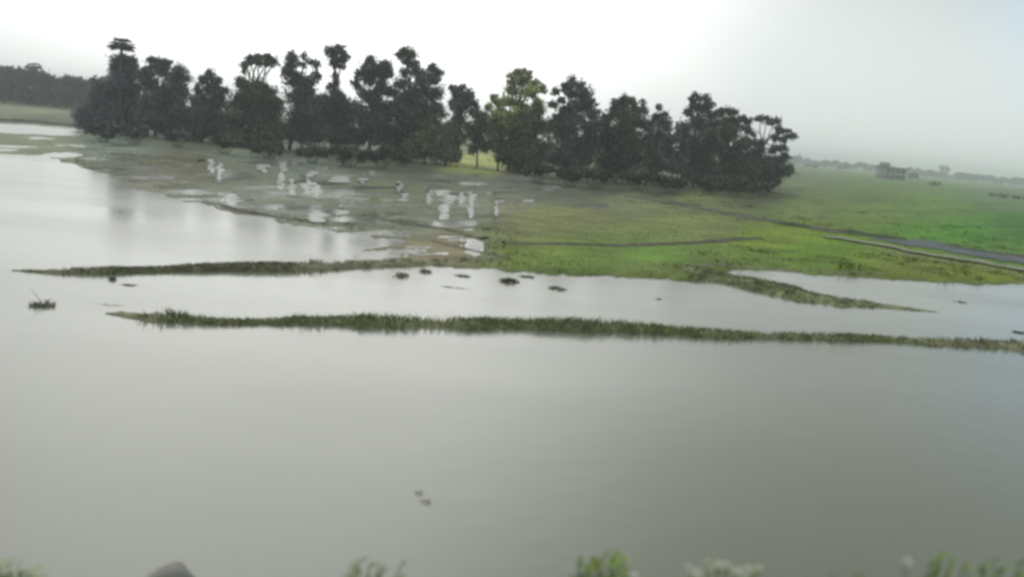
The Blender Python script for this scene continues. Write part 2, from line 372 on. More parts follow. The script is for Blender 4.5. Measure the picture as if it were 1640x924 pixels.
co = ribbon('canal', [(1385, 381, 2), (1410, 385, 8), (1450, 391, 12), (1500, 399, 12), (1560, 409, 9), (1640, 424, 10), (1800, 451, 10), (2200, 515, 14)], .158, M_canal)
tag(co, kind='structure')
co = ribbon('water_sheen', [(-900, 122, 12), (-300, 177, 14), (0, 206, 15), (60, 209, 15), (120, 213, 10), (134, 214, 4)], .006, M_glint, amp=1.5); tag(co, kind='structure')  # pale sheet over the far water strip, imitating sky sheen
M_path = mat_plain('pale_path_soil', (.20, .215, .15), .9, 1.2, .25, .4)
co = ribbon('path', [(1315, 384, 2), (1345, 387, 3), (1400, 396, 3), (1460, 408, 4), (1540, 421, 4), (1640, 438, 5), (1800, 466, 6), (2200, 534, 8)], .21, M_path)
tag(co, kind='structure')

# ---------------------------------------------------------------- grass
def blades(name, base, hgt, wid, colr, lean=.35, mat=None):
    n_ = len(base); a = rng.uniform(0, 2 * np.pi, n_)
    side = np.stack([np.cos(a), np.sin(a), 0 * a], 1) * wid[:, None] / 2
    l_ = rng.normal(0, lean, (n_, 2)) * hgt[:, None]
    tip = base + np.column_stack([l_, hgt]); mid = base + np.column_stack([l_ * .35, hgt * .6])
    VV = np.stack([base - side, base + side, mid + side * .7, tip, mid - side * .7], 1).reshape(-1, 3)
    k = np.arange(n_)[:, None] * 5
    F1 = np.concatenate([k + 0, k + 1, k + 2, k + 3, k + 4], 1).reshape(-1)
    cc = np.repeat(colr, 5, axis=0)
    o = mesh_obj(name, VV, F1, 5, mat or M_grass, cc); return o
def vary(base, n_, amt=.3):
    base = np.array(base); return np.clip(base[None] * (1 + rng.normal(0, amt, (n_, 1))) + rng.normal(0, .006, (n_, 3)), .01, 1)
def bund_grass(bb, n_, hm, c1, c2, seed, name='bund_grass'):
    pth, nrm, wd, h, side = bb; s_ = np.arange(len(pth)) * .12
    wgt = np.clip(fbm(s_ * .35, s_ * 0, seed, 3) - .33, .02, 1) ** 1.3 * (pth[:, 2] + 1)
    k = rng.choice(len(pth), n_, p=wgt / wgt.sum())
    u = rng.uniform(-1, 1, n_)
    xy = pth[k, :2] + nrm[k] * (u * wd[k] + side[k])[:, None] + rng.normal(0, .04, (n_, 2))
    z = np.maximum(h[k] * (1 - abs(u) ** 2.2), 0) - .02
    tall = hm * (.5 + 1.2 * fbm(s_ * .6, s_ * 0 + 5, seed + 3))[k] * rng.uniform(.4, 1.2, n_) * np.clip(pth[k, 2] / 14, .3, 1.5)
    m = np.clip(fbm(s_ * .25, s_ * 0 + 9, seed + 7)[k] * 2 - .6 + rng.normal(0, .15, n_), 0, 1)[:, None]
    cc = vary(c1, n_) * (1 - m) + vary(c2, n_) * m
    o = blades(name, np.column_stack([xy, z]), tall, rng.uniform(.012, .03, n_), cc, .5)
    tag(o, kind='stuff'); return o
bund_grass(b1, 11000, .075, (.17, .165, .11), (.20, .24, .09), 61)
bund_grass(b2, 5000, .06, (.14, .135, .10), (.18, .20, .10), 62)
bund_grass(b3, 5000, .06, (.14, .17, .08), (.17, .20, .09), 63)
def bund_tufts(bb, n_, c1, seed):
    pth, nrm, wd, h, side = bb; k0 = rng.integers(2, len(pth) - 2, n_); sc = rng.uniform(.3, 1.2, n_) * np.clip(pth[k0, 2] / 14, .3, 1.3)
    k = np.repeat(k0, 22); q = len(k); scr = np.repeat(sc, 22); u = np.repeat(rng.uniform(-1.2, 1.2, n_), 22)
    xy = pth[k, :2] + nrm[k] * (u * wd[k] + side[k])[:, None] + rng.normal(0, .07, (q, 2)) * scr[:, None]
    z = np.maximum(h[k] * (1 - np.minimum(abs(u), 1) ** 2.2), 0) - .02
    tone = np.repeat(rng.uniform(.6, 1.3, n_), 22)[:, None]
    o = blades('bund_grass', np.column_stack([xy, z]), .095 * scr * rng.uniform(.4, 1.2, q), np.full(q, .024), np.clip(np.array(c1)[None] * tone, .01, 1), .6); tag(o, kind='stuff')
bund_tufts(b1, 170, (.20, .225, .10), 5); bund_tufts(b2, 100, (.20, .205, .12), 6); bund_tufts(b3, 70, (.18, .215, .10), 7)
# field grass and rice shoots
n_ = 150000
px = rng.uniform(-150, 1790, n_); dy = rng.uniform(0, 1, n_) ** .8
hor = 137 + .0944 * px
py = hor + 38 + dy * 270
g3 = np.array([P(a, c) for a, c in zip(px, py)])
z, qx, qy, s_, fl = height(g3[:, 0], g3[:, 1], True)
ok = (z > .02) & (g3[:, 1] > 8) & (rng.uniform(0, 1, n_) < np.where(fl > .3, .35, .9))
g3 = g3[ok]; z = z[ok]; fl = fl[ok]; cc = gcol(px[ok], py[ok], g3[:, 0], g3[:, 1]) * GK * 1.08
d_ = np.hypot(g3[:, 0], g3[:, 1])
patch = fbm(g3[:, 0] * .2, g3[:, 1] * .2, 71)
hh = (.022 + .035 * patch) * rng.uniform(.5, 1.2, len(z)) * (1 + d_ / 90)
cc = cc * (1 + rng.normal(0, .10, (len(z), 1))) * (.9 + .35 * patch[:, None])
fo = blades('field_grass', np.column_stack([g3[:, :2], z - .02]), hh, .02 + .0006 * d_, np.clip(cc, .01, 1), .5); tag(fo, kind='stuff')
# seedlings standing in the shallow flats
n_ = 14000
px = rng.uniform(120, 830, n_); lo = 235 + (px - 120) * .06; hi = 262 + (px - 112) * .30
py = lo + rng.uniform(0, 1, n_) * (hi - lo)
g3 = np.array([P(a, c) for a, c in zip(px, py)]); z, qx, qy, s_, fl = height(g3[:, 0], g3[:, 1], True)
pt = fbm(g3[:, 0] * .3, g3[:, 1] * .12, 75)
ok = (s_ > 1.5) & (pt > .42); g3 = g3[ok]; z = z[ok]; m = len(z)
so = blades('rice_seedlings', np.column_stack([g3[:, :2], np.maximum(z, -.03) - .02]), rng.uniform(.04, .12, m), np.full(m, .035), vary((.13, .15, .09), m), .5); tag(so, kind='stuff')
# taller rough tufts here and there in the fields
n_ = 700
px = rng.uniform(560, 1760, n_); hor = 137 + .0944 * px; py = hor + 42 + rng.uniform(0, 1, n_) * 150
g3 = np.array([P(a, c) for a, c in zip(px, py)]); z, qx, qy, s_, fl = height(g3[:, 0], g3[:, 1], True)
ok = (z > .04) & (fbm(g3[:, 0] * .12, g3[:, 1] * .12, 88) > .46); g3 = g3[ok]; z = z[ok]; m = len(z)
rep = np.repeat(np.arange(m), 26); q = len(rep); sc = rng.uniform(.4, 1.3, m)[rep]
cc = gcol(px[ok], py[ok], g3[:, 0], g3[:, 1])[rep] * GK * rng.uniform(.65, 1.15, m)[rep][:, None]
so = blades('tall_grass', np.column_stack([g3[rep, :2] + rng.normal(0, .16, (q, 2)) * sc[:, None] * [1.6, 1], z[rep] - .02]), .17 * sc * rng.uniform(.5, 1.2, q), np.full(q, .035), np.clip(cc, .01, 1), .5); tag(so, kind='stuff')
# grass on the near bank, below and just reaching into the frame
n_ = 26000
bx = rng.uniform(-7, 7, n_); by = rng.uniform(1.2, 5.6, n_)
bz = height(bx, by)
ray_z = CAM_H - by * .62
tall = rng.uniform(.06, .22, n_)
bo = blades('bank_grass', np.column_stack([bx, by, bz - .02]), tall, rng.uniform(.008, .016, n_), vary((.10, .15, .045), n_), .6); tag(bo, kind='stuff')

# ---------------------------------------------------------------- trees
def tube(VV, FF, pts, rads, sides=7):
    base = len(VV); pts = [np.asarray(p, float) for p in pts]
    for k, p in enumerate(pts):
        d = pts[min(k + 1, len(pts) - 1)] - pts[max(k - 1, 0)]; d /= np.linalg.norm(d) + 1e-9
        a = np.cross(d, [0.3, 1, .1]); a /= np.linalg.norm(a) + 1e-9; b_ = np.cross(d, a)
        for s in range(sides):
            t_ = 2 * math.pi * s / sides; VV.append(p + (a * math.cos(t_) + b_ * math.sin(t_)) * rads[k])
    for k in range(len(pts) - 1):
        for s in range(sides):
            s2 = (s + 1) % sides
            FF += [base + k * sides + s, base + k * sides + s2, base + (k + 1) * sides + s2, base + (k + 1) * sides + s]
def curve(a, c, sag=.0, n_=5, wob=.12):
    a = np.asarray(a, float); c = np.asarray(c, float); Lh = np.linalg.norm(c - a); o = []
    for k in range(n_ + 1):
        t_ = k / n_; p = a + (c - a) * t_; p[2] += sag * Lh * math.sin(math.pi * t_)
        if 0 < k < n_: p += rng.normal(0, wob * Lh / n_ * .6, 3)
        o.append(p)
    return o
def leaf_cloud(blobs, size, dens, colr, amt=.3, flatz=.85):
    """blobs: (centre, radius). leaf-sized folded quads in lumpy clumps"""
    P_, S_, C_ = [], [], []
    for c, r in blobs:
        k = max(4, int(4 + r * 3))
        dirs = rng.normal(0, 1, (k, 3)); dirs /= np.linalg.norm(dirs, axis=1)[:, None]
        cen = c + dirs * r * rng.uniform(.2, .66, (k, 1)) * np.array([1, 1, flatz]); rr = r * rng.uniform(.42, .68, k)
        tone = np.clip(rng.normal(1, .30, k), .45, 1.9)
        n_ = max(6, int(dens * (r / size) ** 2 / k))
        for q in range(k):
            v = rng.normal(0, 1, (n_, 3)); v /= np.linalg.norm(v, axis=1)[:, None]
            P_.append(cen[q] + v * rr[q] * np.array([1, 1, .8]) * np.abs(rng.normal(.72, .30, (n_, 1))))
            C_.append(np.clip(np.asarray(colr)[None] * tone[q] * (1 + rng.normal(0, amt, (n_, 1))), .004, 1))
    P_ = np.vstack(P_); C_ = np.vstack(C_); n_ = len(P_)
    a = rng.normal(0, 1, (n_, 3)); a /= np.linalg.norm(a, axis=1)[:, None]
    b_ = np.cross(a, rng.normal(0, 1, (n_, 3))); b_ /= np.linalg.norm(b_, axis=1)[:, None]
    s = size * rng.uniform(.55, 1.3, (n_, 1))
    VV = np.stack([P_ - a * s * .6, P_ + b_ * s * .32, P_ + a * s * .6, P_ - b_ * s * .32 ], 1).reshape(-1, 3)
    return VV, np.repeat(C_, 4, axis=0)
def leaves_obj(name, VV, cc, parent):
    return mesh_obj(name, VV, np.arange(len(VV)), 4, M_leaf, cc, parent)
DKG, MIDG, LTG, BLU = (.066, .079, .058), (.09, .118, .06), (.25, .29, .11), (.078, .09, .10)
def row_depth(px, py): return P(px, py, .12)[1]
def make_tree(label, base, blobs, c=DKG, size=.25, name='tree', rt=.16, dens=34, spread=1.6, stems=1, dz=0.0):
    """base and blobs are where the trunk foot and foliage lumps stand in the photograph; each gets its own depth and real size"""
    Pb = P(base[0], base[1], .1); Y = Pb[1]; t_ = empty(name, Pb); tag(t_, label, 'tree', 'trees of the row across the paddies')
    c = np.array(c) * rng.uniform(.85, 1.2) * np.array([rng.uniform(.9, 1.12), 1, rng.uniform(.85, 1.15)])
    W = []
    mx = np.mean([q[0] for q in blobs]); tp = min(q[1] for q in blobs)
    if not (680 < base[0] < 800) and len(blobs) > 5:
        for k in range(9):
            blobs = blobs + [(mx + rng.uniform(-34, 30), rng.uniform(min(max(tp + 70, base[1] - 85), base[1] - 30), base[1] - 16), rng.uniform(13, 20))]
    for bx_, by_, br in blobs:
        yy = Y + rng.uniform(-spread, spread); W.append((D(bx_, by_, yy) - Pb, br * (1.42 if br < 13 else 1.3) / FPX * Y))
    VV, cc = leaf_cloud(W, size, dens, c)
    cr_ = leaves_obj('crown', VV, cc, t_)
    tv, tf = [], []
    top = max(W, key=lambda q: q[0][2]); cen = np.mean([q[0] for q in W], 0)
    for s in range(stems):
        off = np.array([rng.uniform(-.9, .9) * (stems > 1), rng.uniform(-.5, .5) * (stems > 1), -.15])
        fork = np.array([cen[0] * .6 + off[0], cen[1] * .5 + off[1], max(top[0][2] * .42, 1.0)])
        tube(tv, tf, curve(off, fork, 0, 4), np.linspace(rt * 1.3, rt * .8, 5))
        tgt = sorted(W, key=lambda q: -q[0][2])
        tube(tv, tf, curve(fork, top[0], .03, 6), np.linspace(rt * .8, .035, 7), 6)
        for q in tgt[1:9]:
            if q[0][2] < fork[2] - .5:
                st = off + (fork - off) * .6
            else: st = fork + (top[0] - fork) * rng.uniform(0, .5)
            tube(tv, tf, curve(st, q[0], .05, 4), np.linspace(rt * .5, .03, 5), 5)
    mesh_obj('trunk', tv, tf, 4, M_bark, parent=t_, smooth=True)
    return t_
TREES = [
 ('dense bluish tree with squared flat top below the umbrella-headed palm', (185, 212), [(187, 99, 9), (194, 97, 9), (202, 97, 9), (210, 98, 9), (185, 108, 9), (214, 108, 9), (189, 102, 11), (211, 102, 11), (188, 118, 13), (211, 118, 13), (200, 110, 13), (200, 130, 18), (185, 140, 16), (215, 140, 16), (195, 158, 24), (180, 175, 24), (215, 175, 22), (195, 190, 20)], BLU, 1),
 ('low rounded bluish tree at the left end of the row', (150, 210), [(155, 150, 14), (172, 152, 14), (150, 168, 17), (168, 175, 20), (150, 190, 18), (170, 197, 15), (160, 136, 7)], BLU, 1),
 ('tree with ragged feathery top just right of the squared tree', (248, 220), [(241, 98, 8), (252, 99, 9), (268, 100, 6), (262, 110, 9), (245, 113, 11), (232, 118, 11), (283, 116, 12), (294, 128, 12), (270, 122, 11), (240, 135, 18), (262, 150, 20), (285, 145, 18), (240, 165, 20), (270, 178, 24), (250, 198, 18)], BLU, 1),
 ('pointed dark tree with small gap left of its peak', (322, 228), [(334, 121, 9), (345, 128, 9), (325, 130, 8), (340, 140, 14), (355, 150, 12), (318, 142, 9), (348, 165, 18), (320, 165, 15), (325, 190, 24), (350, 195, 20), (305, 190, 18), (325, 212, 16)], DKG, 1),
 ('tree with flat umbrella top on thin bare stems above a dome', (388, 236), [(402, 96, 8), (415, 92, 8), (430, 94, 8), (440, 101, 8), (395, 103, 7), (392, 113, 5), (412, 101, 7), (427, 103, 6), (395, 135, 12), (382, 132, 8), (410, 138, 12)], DKG, 2),
 ('broad round dome tree standing under the umbrella-topped tree', (400, 238), [(405, 155, 20), (385, 165, 18), (430, 158, 20), (395, 185, 24), (430, 185, 26), (375, 190, 18), (410, 210, 24), (440, 210, 20), (445, 168, 14), (420, 143, 12)], DKG, 1),
 ('slim upright tree with narrow twin-tufted top', (462, 240), [(462, 92, 9), (467, 103, 10), (460, 114, 9), (471, 118, 12), (487, 91, 6), (497, 100, 6), (507, 104, 7), (485, 106, 6), (474, 132, 15), (496, 130, 13), (485, 145, 16), (508, 124, 9), (475, 160, 16), (492, 168, 18), (480, 190, 22), (465, 210, 18), (495, 212, 18)], DKG, 1),
 ('tall tree with round tufted head on a long bare stem', (530, 246), [(530, 82, 10), (541, 75, 6), (548, 84, 9), (537, 93, 11), (551, 95, 8), (535, 104, 8), (547, 106, 6), (536, 122, 7), (533, 137, 9), (540, 150, 8), (522, 160, 12), (548, 165, 12), (525, 185, 18), (550, 190, 18), (530, 210, 18), (545, 222, 14)], DKG, 1),
 ('wide spreading tree with domed top and pierced middle', (590, 252), [(598, 103, 11), (611, 102, 9), (622, 108, 9), (587, 112, 10), (577, 121, 9), (603, 117, 13), (618, 122, 12), (592, 130, 12), (570, 137, 9), (580, 150, 10), (610, 140, 14), (627, 145, 13), (600, 165, 20), (575, 180, 18), (620, 178, 22), (590, 200, 24), (570, 220, 16), (610, 218, 18)], DKG, 1),
 ('tallest dark tree of the middle with two heads', (655, 258), [(649, 82, 9), (641, 89, 7), (655, 90, 10), (662, 102, 9), (650, 100, 7), (668, 115, 11), (652, 118, 9), (694, 110, 9), (704, 118, 8), (690, 122, 10), (697, 128, 9), (675, 130, 13), (645, 135, 11), (665, 148, 20), (690, 150, 18), (645, 160, 18), (640, 175, 18), (670, 175, 24), (698, 178, 16), (655, 200, 22), (690, 205, 18), (640, 210, 16)], DKG, 1),
 ('small rounded tree standing clear between the tallest and the pale tree', (733, 262), [(728, 142, 8), (740, 143, 8), (750, 150, 9), (733, 154, 11), (748, 163, 12), (761, 167, 8), (728, 168, 10), (740, 176, 13), (755, 182, 9), (735, 196, 16), (752, 205, 14), (722, 205, 11), (738, 222, 12)], DKG, 2),
 ('yellow-green leafy tree brighter than all the rest', (815, 275), [(828, 118, 8), (838, 114, 6), (847, 121, 7), (822, 128, 9), (838, 132, 12), (856, 131, 8), (793, 158, 8), (802, 165, 9), (783, 172, 7), (820, 145, 11), (845, 150, 14), (866, 142, 9), (812, 165, 12), (835, 172, 17), (860, 165, 12), (800, 185, 14), (825, 195, 20)], LTG, 1),
 ('dark leafy tree growing through the lower side of the yellow-green tree', (842, 279), [(860, 180, 14), (840, 200, 20), (868, 205, 18), (825, 222, 18), (850, 235, 22), (875, 240, 18), (815, 245, 12), (845, 258, 14)], MIDG, 1),
 ('big full tree with leaning rounded crown right of the yellow-green tree', (900, 286), [(915, 134, 10), (927, 140, 11), (905, 141, 8), (938, 152, 12), (890, 146, 7), (912, 152, 10), (948, 165, 11), (930, 168, 15), (900, 160, 7), (886, 168, 8), (905, 180, 12), (950, 182, 13), (925, 190, 20), (890, 195, 16), (950, 205, 18), (905, 220, 24), (940, 232, 24), (890, 250, 20), (925, 260, 18)], DKG, 1),
 ('smooth round-headed dark tree behind the middle right', (985, 292), [(987, 163, 8), (1000, 159, 9), (1012, 164, 8), (980, 174, 11), (1000, 173, 13), (1018, 177, 10), (972, 190, 14), (995, 192, 18), (1020, 195, 15), (975, 215, 22), (1005, 220, 24), (985, 245, 24), (1015, 252, 20), (970, 265, 18), (1000, 270, 16)], DKG, 1),
 ('thin spiky tree rising beside a notch in the row', (1045, 296), [(1030, 164, 5), (1030, 176, 8), (1056, 174, 6), (1062, 183, 7), (1052, 190, 9), (1040, 200, 12), (1065, 200, 12), (1052, 215, 18), (1070, 222, 16), (1040, 235, 20), (1065, 248, 20), (1050, 268, 16)], DKG, 1),
 ('tall-headed tree rising from the right-hand mass', (1110, 300), [(1108, 160, 7), (1118, 155, 7), (1130, 158, 8), (1136, 168, 8), (1112, 171, 9), (1126, 176, 12), (1103, 182, 9), (1140, 184, 10), (1095, 205, 12), (1118, 198, 18), (1140, 202, 16), (1100, 222, 18), (1130, 228, 22), (1095, 245, 18), (1120, 258, 22), (1100, 278, 14)], DKG, 1),
 ('square-shouldered tree near the right end', (1160, 303), [(1152, 183, 8), (1164, 180, 8), (1175, 183, 7), (1158, 195, 13), (1174, 198, 11), (1165, 215, 18), (1150, 232, 18), (1180, 236, 18), (1165, 258, 22), (1145, 275, 16), (1185, 278, 16)], DKG, 1),
 ('wide tree with open drooping branches at the right end of the row', (1205, 306), [(1188, 190, 7), (1197, 194, 7), (1192, 207, 9), (1217, 190, 6), (1228, 192, 8), (1240, 196, 8), (1248, 207, 8), (1259, 209, 6), (1268, 219, 7), (1257, 223, 7), (1243, 222, 7), (1205, 212, 6), (1200, 228, 11), (1219, 232, 8), (1237, 240, 9), (1252, 239, 8), (1258, 252, 7), (1245, 258, 8), (1215, 250, 14), (1235, 262, 11), (1198, 256, 16), (1205, 278, 18), (1226, 284, 14), (1190, 288, 12)], DKG, 1),
]
for lab, bs, bl, cc, st in TREES: make_tree(lab, bs, bl, cc, stems=st)
# thin bare-stemmed trees before the bright opening
for lab, bs, tp in [('thin bare stem leaning left of the bright opening', (678, 262), (690, 205)), ('thin bare stem in the bright opening below the small rounded tree', (712, 266), (722, 215)),
                    ('slender pale stem at the right side of the bright opening', (797, 274), (800, 200)), ('slender dark stem standing in the middle of the bright opening', (762, 270), (770, 200))]:
    make_tree(lab, bs, [(tp[0] + a_, tp[1] + b_, r__) for a_, b_, r__ in ((0, 0, 14), (10, 10, 12), (-12, 12, 12), (2, -12, 11), (-4, 26, 13), (8, 34, 11), (-10, 38, 9))], MIDG, rt=.09)
# undergrowth shrubs along the foot of the row
SHR = [(165, 203, 15, 'low bluish shrub at the left foot of the row'), (215, 207, 15, 'shrub below the squared bluish tree'), (285, 212, 14, 'shrub below the feathery-topped tree'), (360, 222, 15, 'shrub right of the pointed dark tree'),
       (430, 229, 15, 'shrub at the foot of the broad dome tree'), (500, 236, 15, 'shrub at the foot of the slim twin-tufted tree'), (560, 240, 17, 'dark shrub right of the long bare stem'), (612, 243, 17, 'darkest shrub below the wide spreading tree'),
       (645, 246, 12, 'small shrub at the foot of the two-headed tree'), (862, 268, 15, 'dark shrub under the yellow-green tree'), (915, 274, 15, 'shrub under the big leaning-crowned tree'), (955, 276, 17, 'shrub between the leaning-crowned and round-headed trees'),
       (1020, 280, 17, 'shrub under the round-headed dark tree'), (1075, 285, 17, 'shrub under the notch beside the spiky tree'), (1135, 288, 16, 'shrub under the tall-headed right tree'), (1180, 291, 15, 'shrub under the square-shouldered tree'), (1222, 294, 12, 'last low shrub at the right end of the row')]
for sx, sy, sr, lab in SHR:
    sy = sy + 5; foot = (sx, sy + sr + 3); Pb = P(*foot, .1); Pb = P(sx, foot[1] + 1, .1)
    e = tag(empty('shrub', Pb), lab, 'shrub', 'shrubs at the foot of the tree row')
    W = [(D(sx + q * sr * .9, sy + rng.uniform(-.3, .35) * sr, Pb[1] + rng.uniform(-.6, .6)) - Pb, sr * rng.uniform(.7, .95) / FPX * Pb[1]) for q in (-1.3, -.6, 0, .6, 1.3)]
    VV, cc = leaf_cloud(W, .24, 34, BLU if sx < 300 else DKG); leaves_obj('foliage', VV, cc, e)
    tv, tf = [], []
    for q in W: tube(tv, tf, curve((q[0][0] * .3, q[0][1] * .3, -.1), q[0], 0, 3), (.05, .04, .03, .02), 5)
    mesh_obj('stem', tv, tf, 4, M_bark, parent=e)

# fan palms
def palm(label, foot_px, head_px, r_px, Y, n_f=26, flat=.5, cc=(.05, .045, .035)):
    hd = D(*head_px, Y); ft = np.array([hd[0] - .2, Y, .05])
    e = tag(empty('palm_tree', ft), label, 'palm tree')
    tv, tf = [], []; h_ = hd - ft
    tube(tv, tf, curve((0, 0, -.1), h_, 0, 7, .03), np.linspace(.24, .13, 8), 8); mesh_obj('trunk', tv, tf, 4, M_bark, parent=e, smooth=True)
    r = r_px / FPX * Y; VV, FF, CC = [], [], []
    for k in range(n_f):
        az = 2 * math.pi * k / n_f + rng.uniform(-.2, .2); el = rng.uniform(-.7, 1.1)
        d = np.array([math.cos(az) * math.cos(el), math.sin(az) * math.cos(el), math.sin(el) * flat * 1.6]); s_ = np.array([-math.sin(az), math.cos(az), 0]); u_ = np.cross(s_, d) * -1
        b0 = h_ + d * r * .35; tube(tv2 := [], tf2 := [], [h_, b0], [.03, .02], 4)
        o = len(VV); VV += list(tv2); FF += [[x + o for x in tf2[i_:i_ + 4]] for i_ in range(0, len(tf2), 4)]
        for q in np.linspace(-1.1, 1.1, 9):
            dd = d * math.cos(q) + s_ * math.sin(q); o = len(VV); wv_ = np.cross(dd, u_) * .07 * r
            L1 = r * .62 * rng.uniform(.8, 1.05); tipp = b0 + dd * L1 + np.array([0, 0, -.12 * r])
            VV += [b0, b0 + dd * L1 * .5 + wv_, tipp, b0 + dd * L1 * .5 - wv_]; FF.append([o, o + 1, o + 2, o + 3])
    cc_ = np.tile(np.array(cc), (len(VV), 1)) * rng.uniform(.7, 1.3, (len(VV), 1))
    mesh_obj('fronds', VV, np.array(FF).reshape(-1), 4, M_leaf, cc_, e)
    return e
Yp = row_depth(195, 216) + 3
palm('tall palm with a flat umbrella head above the squared bluish tree', (195, 216), (195, 72), 24, Yp, 40, .42)
palm('small palm head peeping above the far woods left of the row', (150, 200), (150, 125), 9, Yp + 20, 20, .6)
palm('hazy distant palm rising above the far left woods', (55, 165), (55, 107), 14, 205, 22, .4)

# far woods on the left: one mass
W = []
for k in range(560):
    x_ = rng.uniform(-420, 185); Y = rng.uniform(180, 240)
    topy = 137 + .0944 * x_ - (27 + 3 * math.sin(x_ / 23) + 3 * math.sin(x_ / 9 + 1) - max(0, x_ - 60) * .03)
    y_ = rng.uniform(topy + 12, 137 + .0944 * x_ + 20)
    if rng.uniform() < .45: y_ = topy + rng.uniform(8, 14)
    W.append((D(x_, y_, Y), rng.uniform(10, 15) / FPX * Y))
VV, cc = leaf_cloud(W, .75, 26, (.032, .042, .034)); fw = leaves_obj('far_woods', VV, cc, None); tag(fw, kind='stuff')
# thin hazy tree line on the right horizon: one mass
W = []
for k in range(850):
    Y = rng.uniform(760, 1000); x_ = rng.uniform(1150, 2300)
    hgt = 4.0 + 4.0 * fbm(np.array([x_ / 40.0]), np.array([1.0]), 91)[0] * (1.3 if x_ < 1400 else .8)
    px_ = D(x_, 200, Y)
    W.append((np.array([px_[0], Y, hgt * rng.uniform(.3, .9)]), rng.uniform(2.6, 4.6)))
VV, cc = leaf_cloud(W, 2.2, 10, (.035, .05, .035), flatz=.6); fw = leaves_obj('far_treeline', VV, cc, None); tag(fw, kind='stuff')

def bush(label, x_, yb, wpx, hpx, c=DKG, name='bush', cat='bush', size=None, trunk=False, n=7):
    Pb = P(x_, yb, .1); Y = Pb[1]; s = Y / FPX; e = tag(empty(name, Pb), label, cat)
    size = size or max(.2, Y / 480)
    W = [(np.array([rng.uniform(-.5, .5) * wpx * s, rng.uniform(-.4, .4) * wpx * s, hpx * s * (rng.uniform(.25, .7) if not trunk else rng.uniform(.55, .85))]), hpx * s * rng.uniform(.28, .38)) for k in range(n)]
    VV, cc = leaf_cloud(W, size, 22, c); leaves_obj('foliage' if not trunk else 'crown', VV, cc, e)
    tv, tf = [], []
    for q in W[:4]: tube(tv, tf, curve((0, 0, -.1), q[0], 0, 3), np.array([.1, .08, .06, .04]) * (3 if trunk else 1), 5)
    mesh_obj('stem' if not trunk else 'trunk', tv, tf, 4, M_bark, parent=e)
bush('dark bush right beside the small grey house', 1460, 288, 26, 13, MIDG)
bush('round dark bush alone in the green field right of the house', 1493, 298, 18, 10, MIDG)
bush('small hazy tree standing on the right horizon', 1508, 285, 12, 20, MIDG, 'tree', 'tree', trunk=True)
bush('dark hedge clump at the right edge of the green field', 1618, 318, 60, 6, MIDG, n=34)
bush('low green bush at the far edge of the field near the row end', 1300, 270, 22, 8, MIDG)
bush('low hazy bush on the horizon just left of the house', 1345, 273, 28, 8, MIDG)

# ---------------------------------------------------------------- small grey house on the horizon
Pb = P(1425, 287, .15); Y = Pb[1]; s = Y / FPX
hs = tag(empty('house', Pb), 'small grey flat-roofed house on the right horizon', 'house')
def box(name, c, d, mat, parent, bev=.0):
    x, y, z = c; a, b_, h = d[0] / 2, d[1] / 2, d[2] / 2
    V_ = [(x + i_ * a, y + j_ * b_, z + k_ * h) for i_ in (-1, 1) for j_ in (-1, 1) for k_ in (-1, 1)]
    F_ = [0, 1, 3, 2, 4, 6, 7, 5, 0, 4, 5, 1, 2, 3, 7, 6, 0, 2, 6, 4, 1, 5, 7, 3]
    return mesh_obj(name, V_, F_, 4, mat, parent=parent)
HW, HH = 33 * s, 17 * s
box('wall', (0, 0, HH / 2), (HW, 9, HH), M_wall, hs)
box('roof', (0, 0, HH + .2), (HW + 1.2, 10.2, .4), M_roof, hs)
box('stair_tower', (-HW * .3, 1, HH + 1.25), (3.2, 3, 1.7), M_wall, hs)
for k in range(4):
    for f in range(2):
        if k == 1 and f == 0: box('door', (-HW * .12, -4.52, 1.1), (1.1, .1, 2.2), M_dark, hs)
        else: box('window', (-HW * .36 + k * HW * .24, -4.52, HH * (.28 + .46 * f)), (1.3, .1, 1.2), M_dark, hs)

# ---------------------------------------------------------------- weed clumps and debris in the water
def clump(label, x_, y_, wpx, hpx, c1=(.24, .24, .19), n=130, name='weed_clump', twig=None):
    Pb = P(x_, y_, 0); dd = np.hypot(Pb[0], Pb[1]); s = dd / FPX
    e = tag(empty(name, Pb), label, 'weed clump', 'weed clumps in the shallow water')
    rx, ry = wpx * s / 2 * .85, min(wpx * s / 2 * .8, hpx * s * 1.2)
    nn = 16; VV, FF = [], []
    for i_ in range(5):
        f_ = 1 - i_ / 4
        for k in range(nn):
            a = 2 * math.pi * k / nn; jr = rng.uniform(.5, 1.3); VV.append((math.cos(a) * rx * f_ * jr, math.sin(a) * ry * f_ * jr, -.045 + (1 - f_ ** 2) * hpx * s * .26))
    for i_ in range(4):
        for k in range(nn): FF += [i_ * nn + k, i_ * nn + (k + 1) % nn, (i_ + 1) * nn + (k + 1) % nn, (i_ + 1) * nn + k]
    mesh_obj('mud_mound', VV, FF, 4, M_bund, np.tile([.06, .055, .045], (len(VV), 1)) * 3.2, e, True)
    a = rng.choice(rng.uniform(0, 2 * np.pi, 6), n) + rng.normal(0, .3, n); r0 = np.sqrt(rng.uniform(0, 1, n)) * rng.uniform(.5, 1.15, n)
    base = np.column_stack([np.cos(a) * rx * r0, np.sin(a) * ry * r0, np.full(n, -.01)])
    hh = hpx * s * rng.uniform(.3, 1.0, n) * (1.1 - .6 * r0)
    o = blades('leaves', base * [1.15, 1.15, 1], hh * .55, np.full(n, .03), vary(c1, n), .6); o.parent = e
    if twig:
        tv, tf = [], []; tube(tv, tf, curve((0, 0, 0), (D(*twig, Pb[1]) - Pb), .1, 5), [.007, .006, .005, .004, .003, .002], 5)
        mesh_obj('twig', tv, tf, 4, M_twig, parent=e)
clump('dark weed clump with a bent twig alone at the far left of the water', 67, 489, 38, 20, twig=(48, 462))
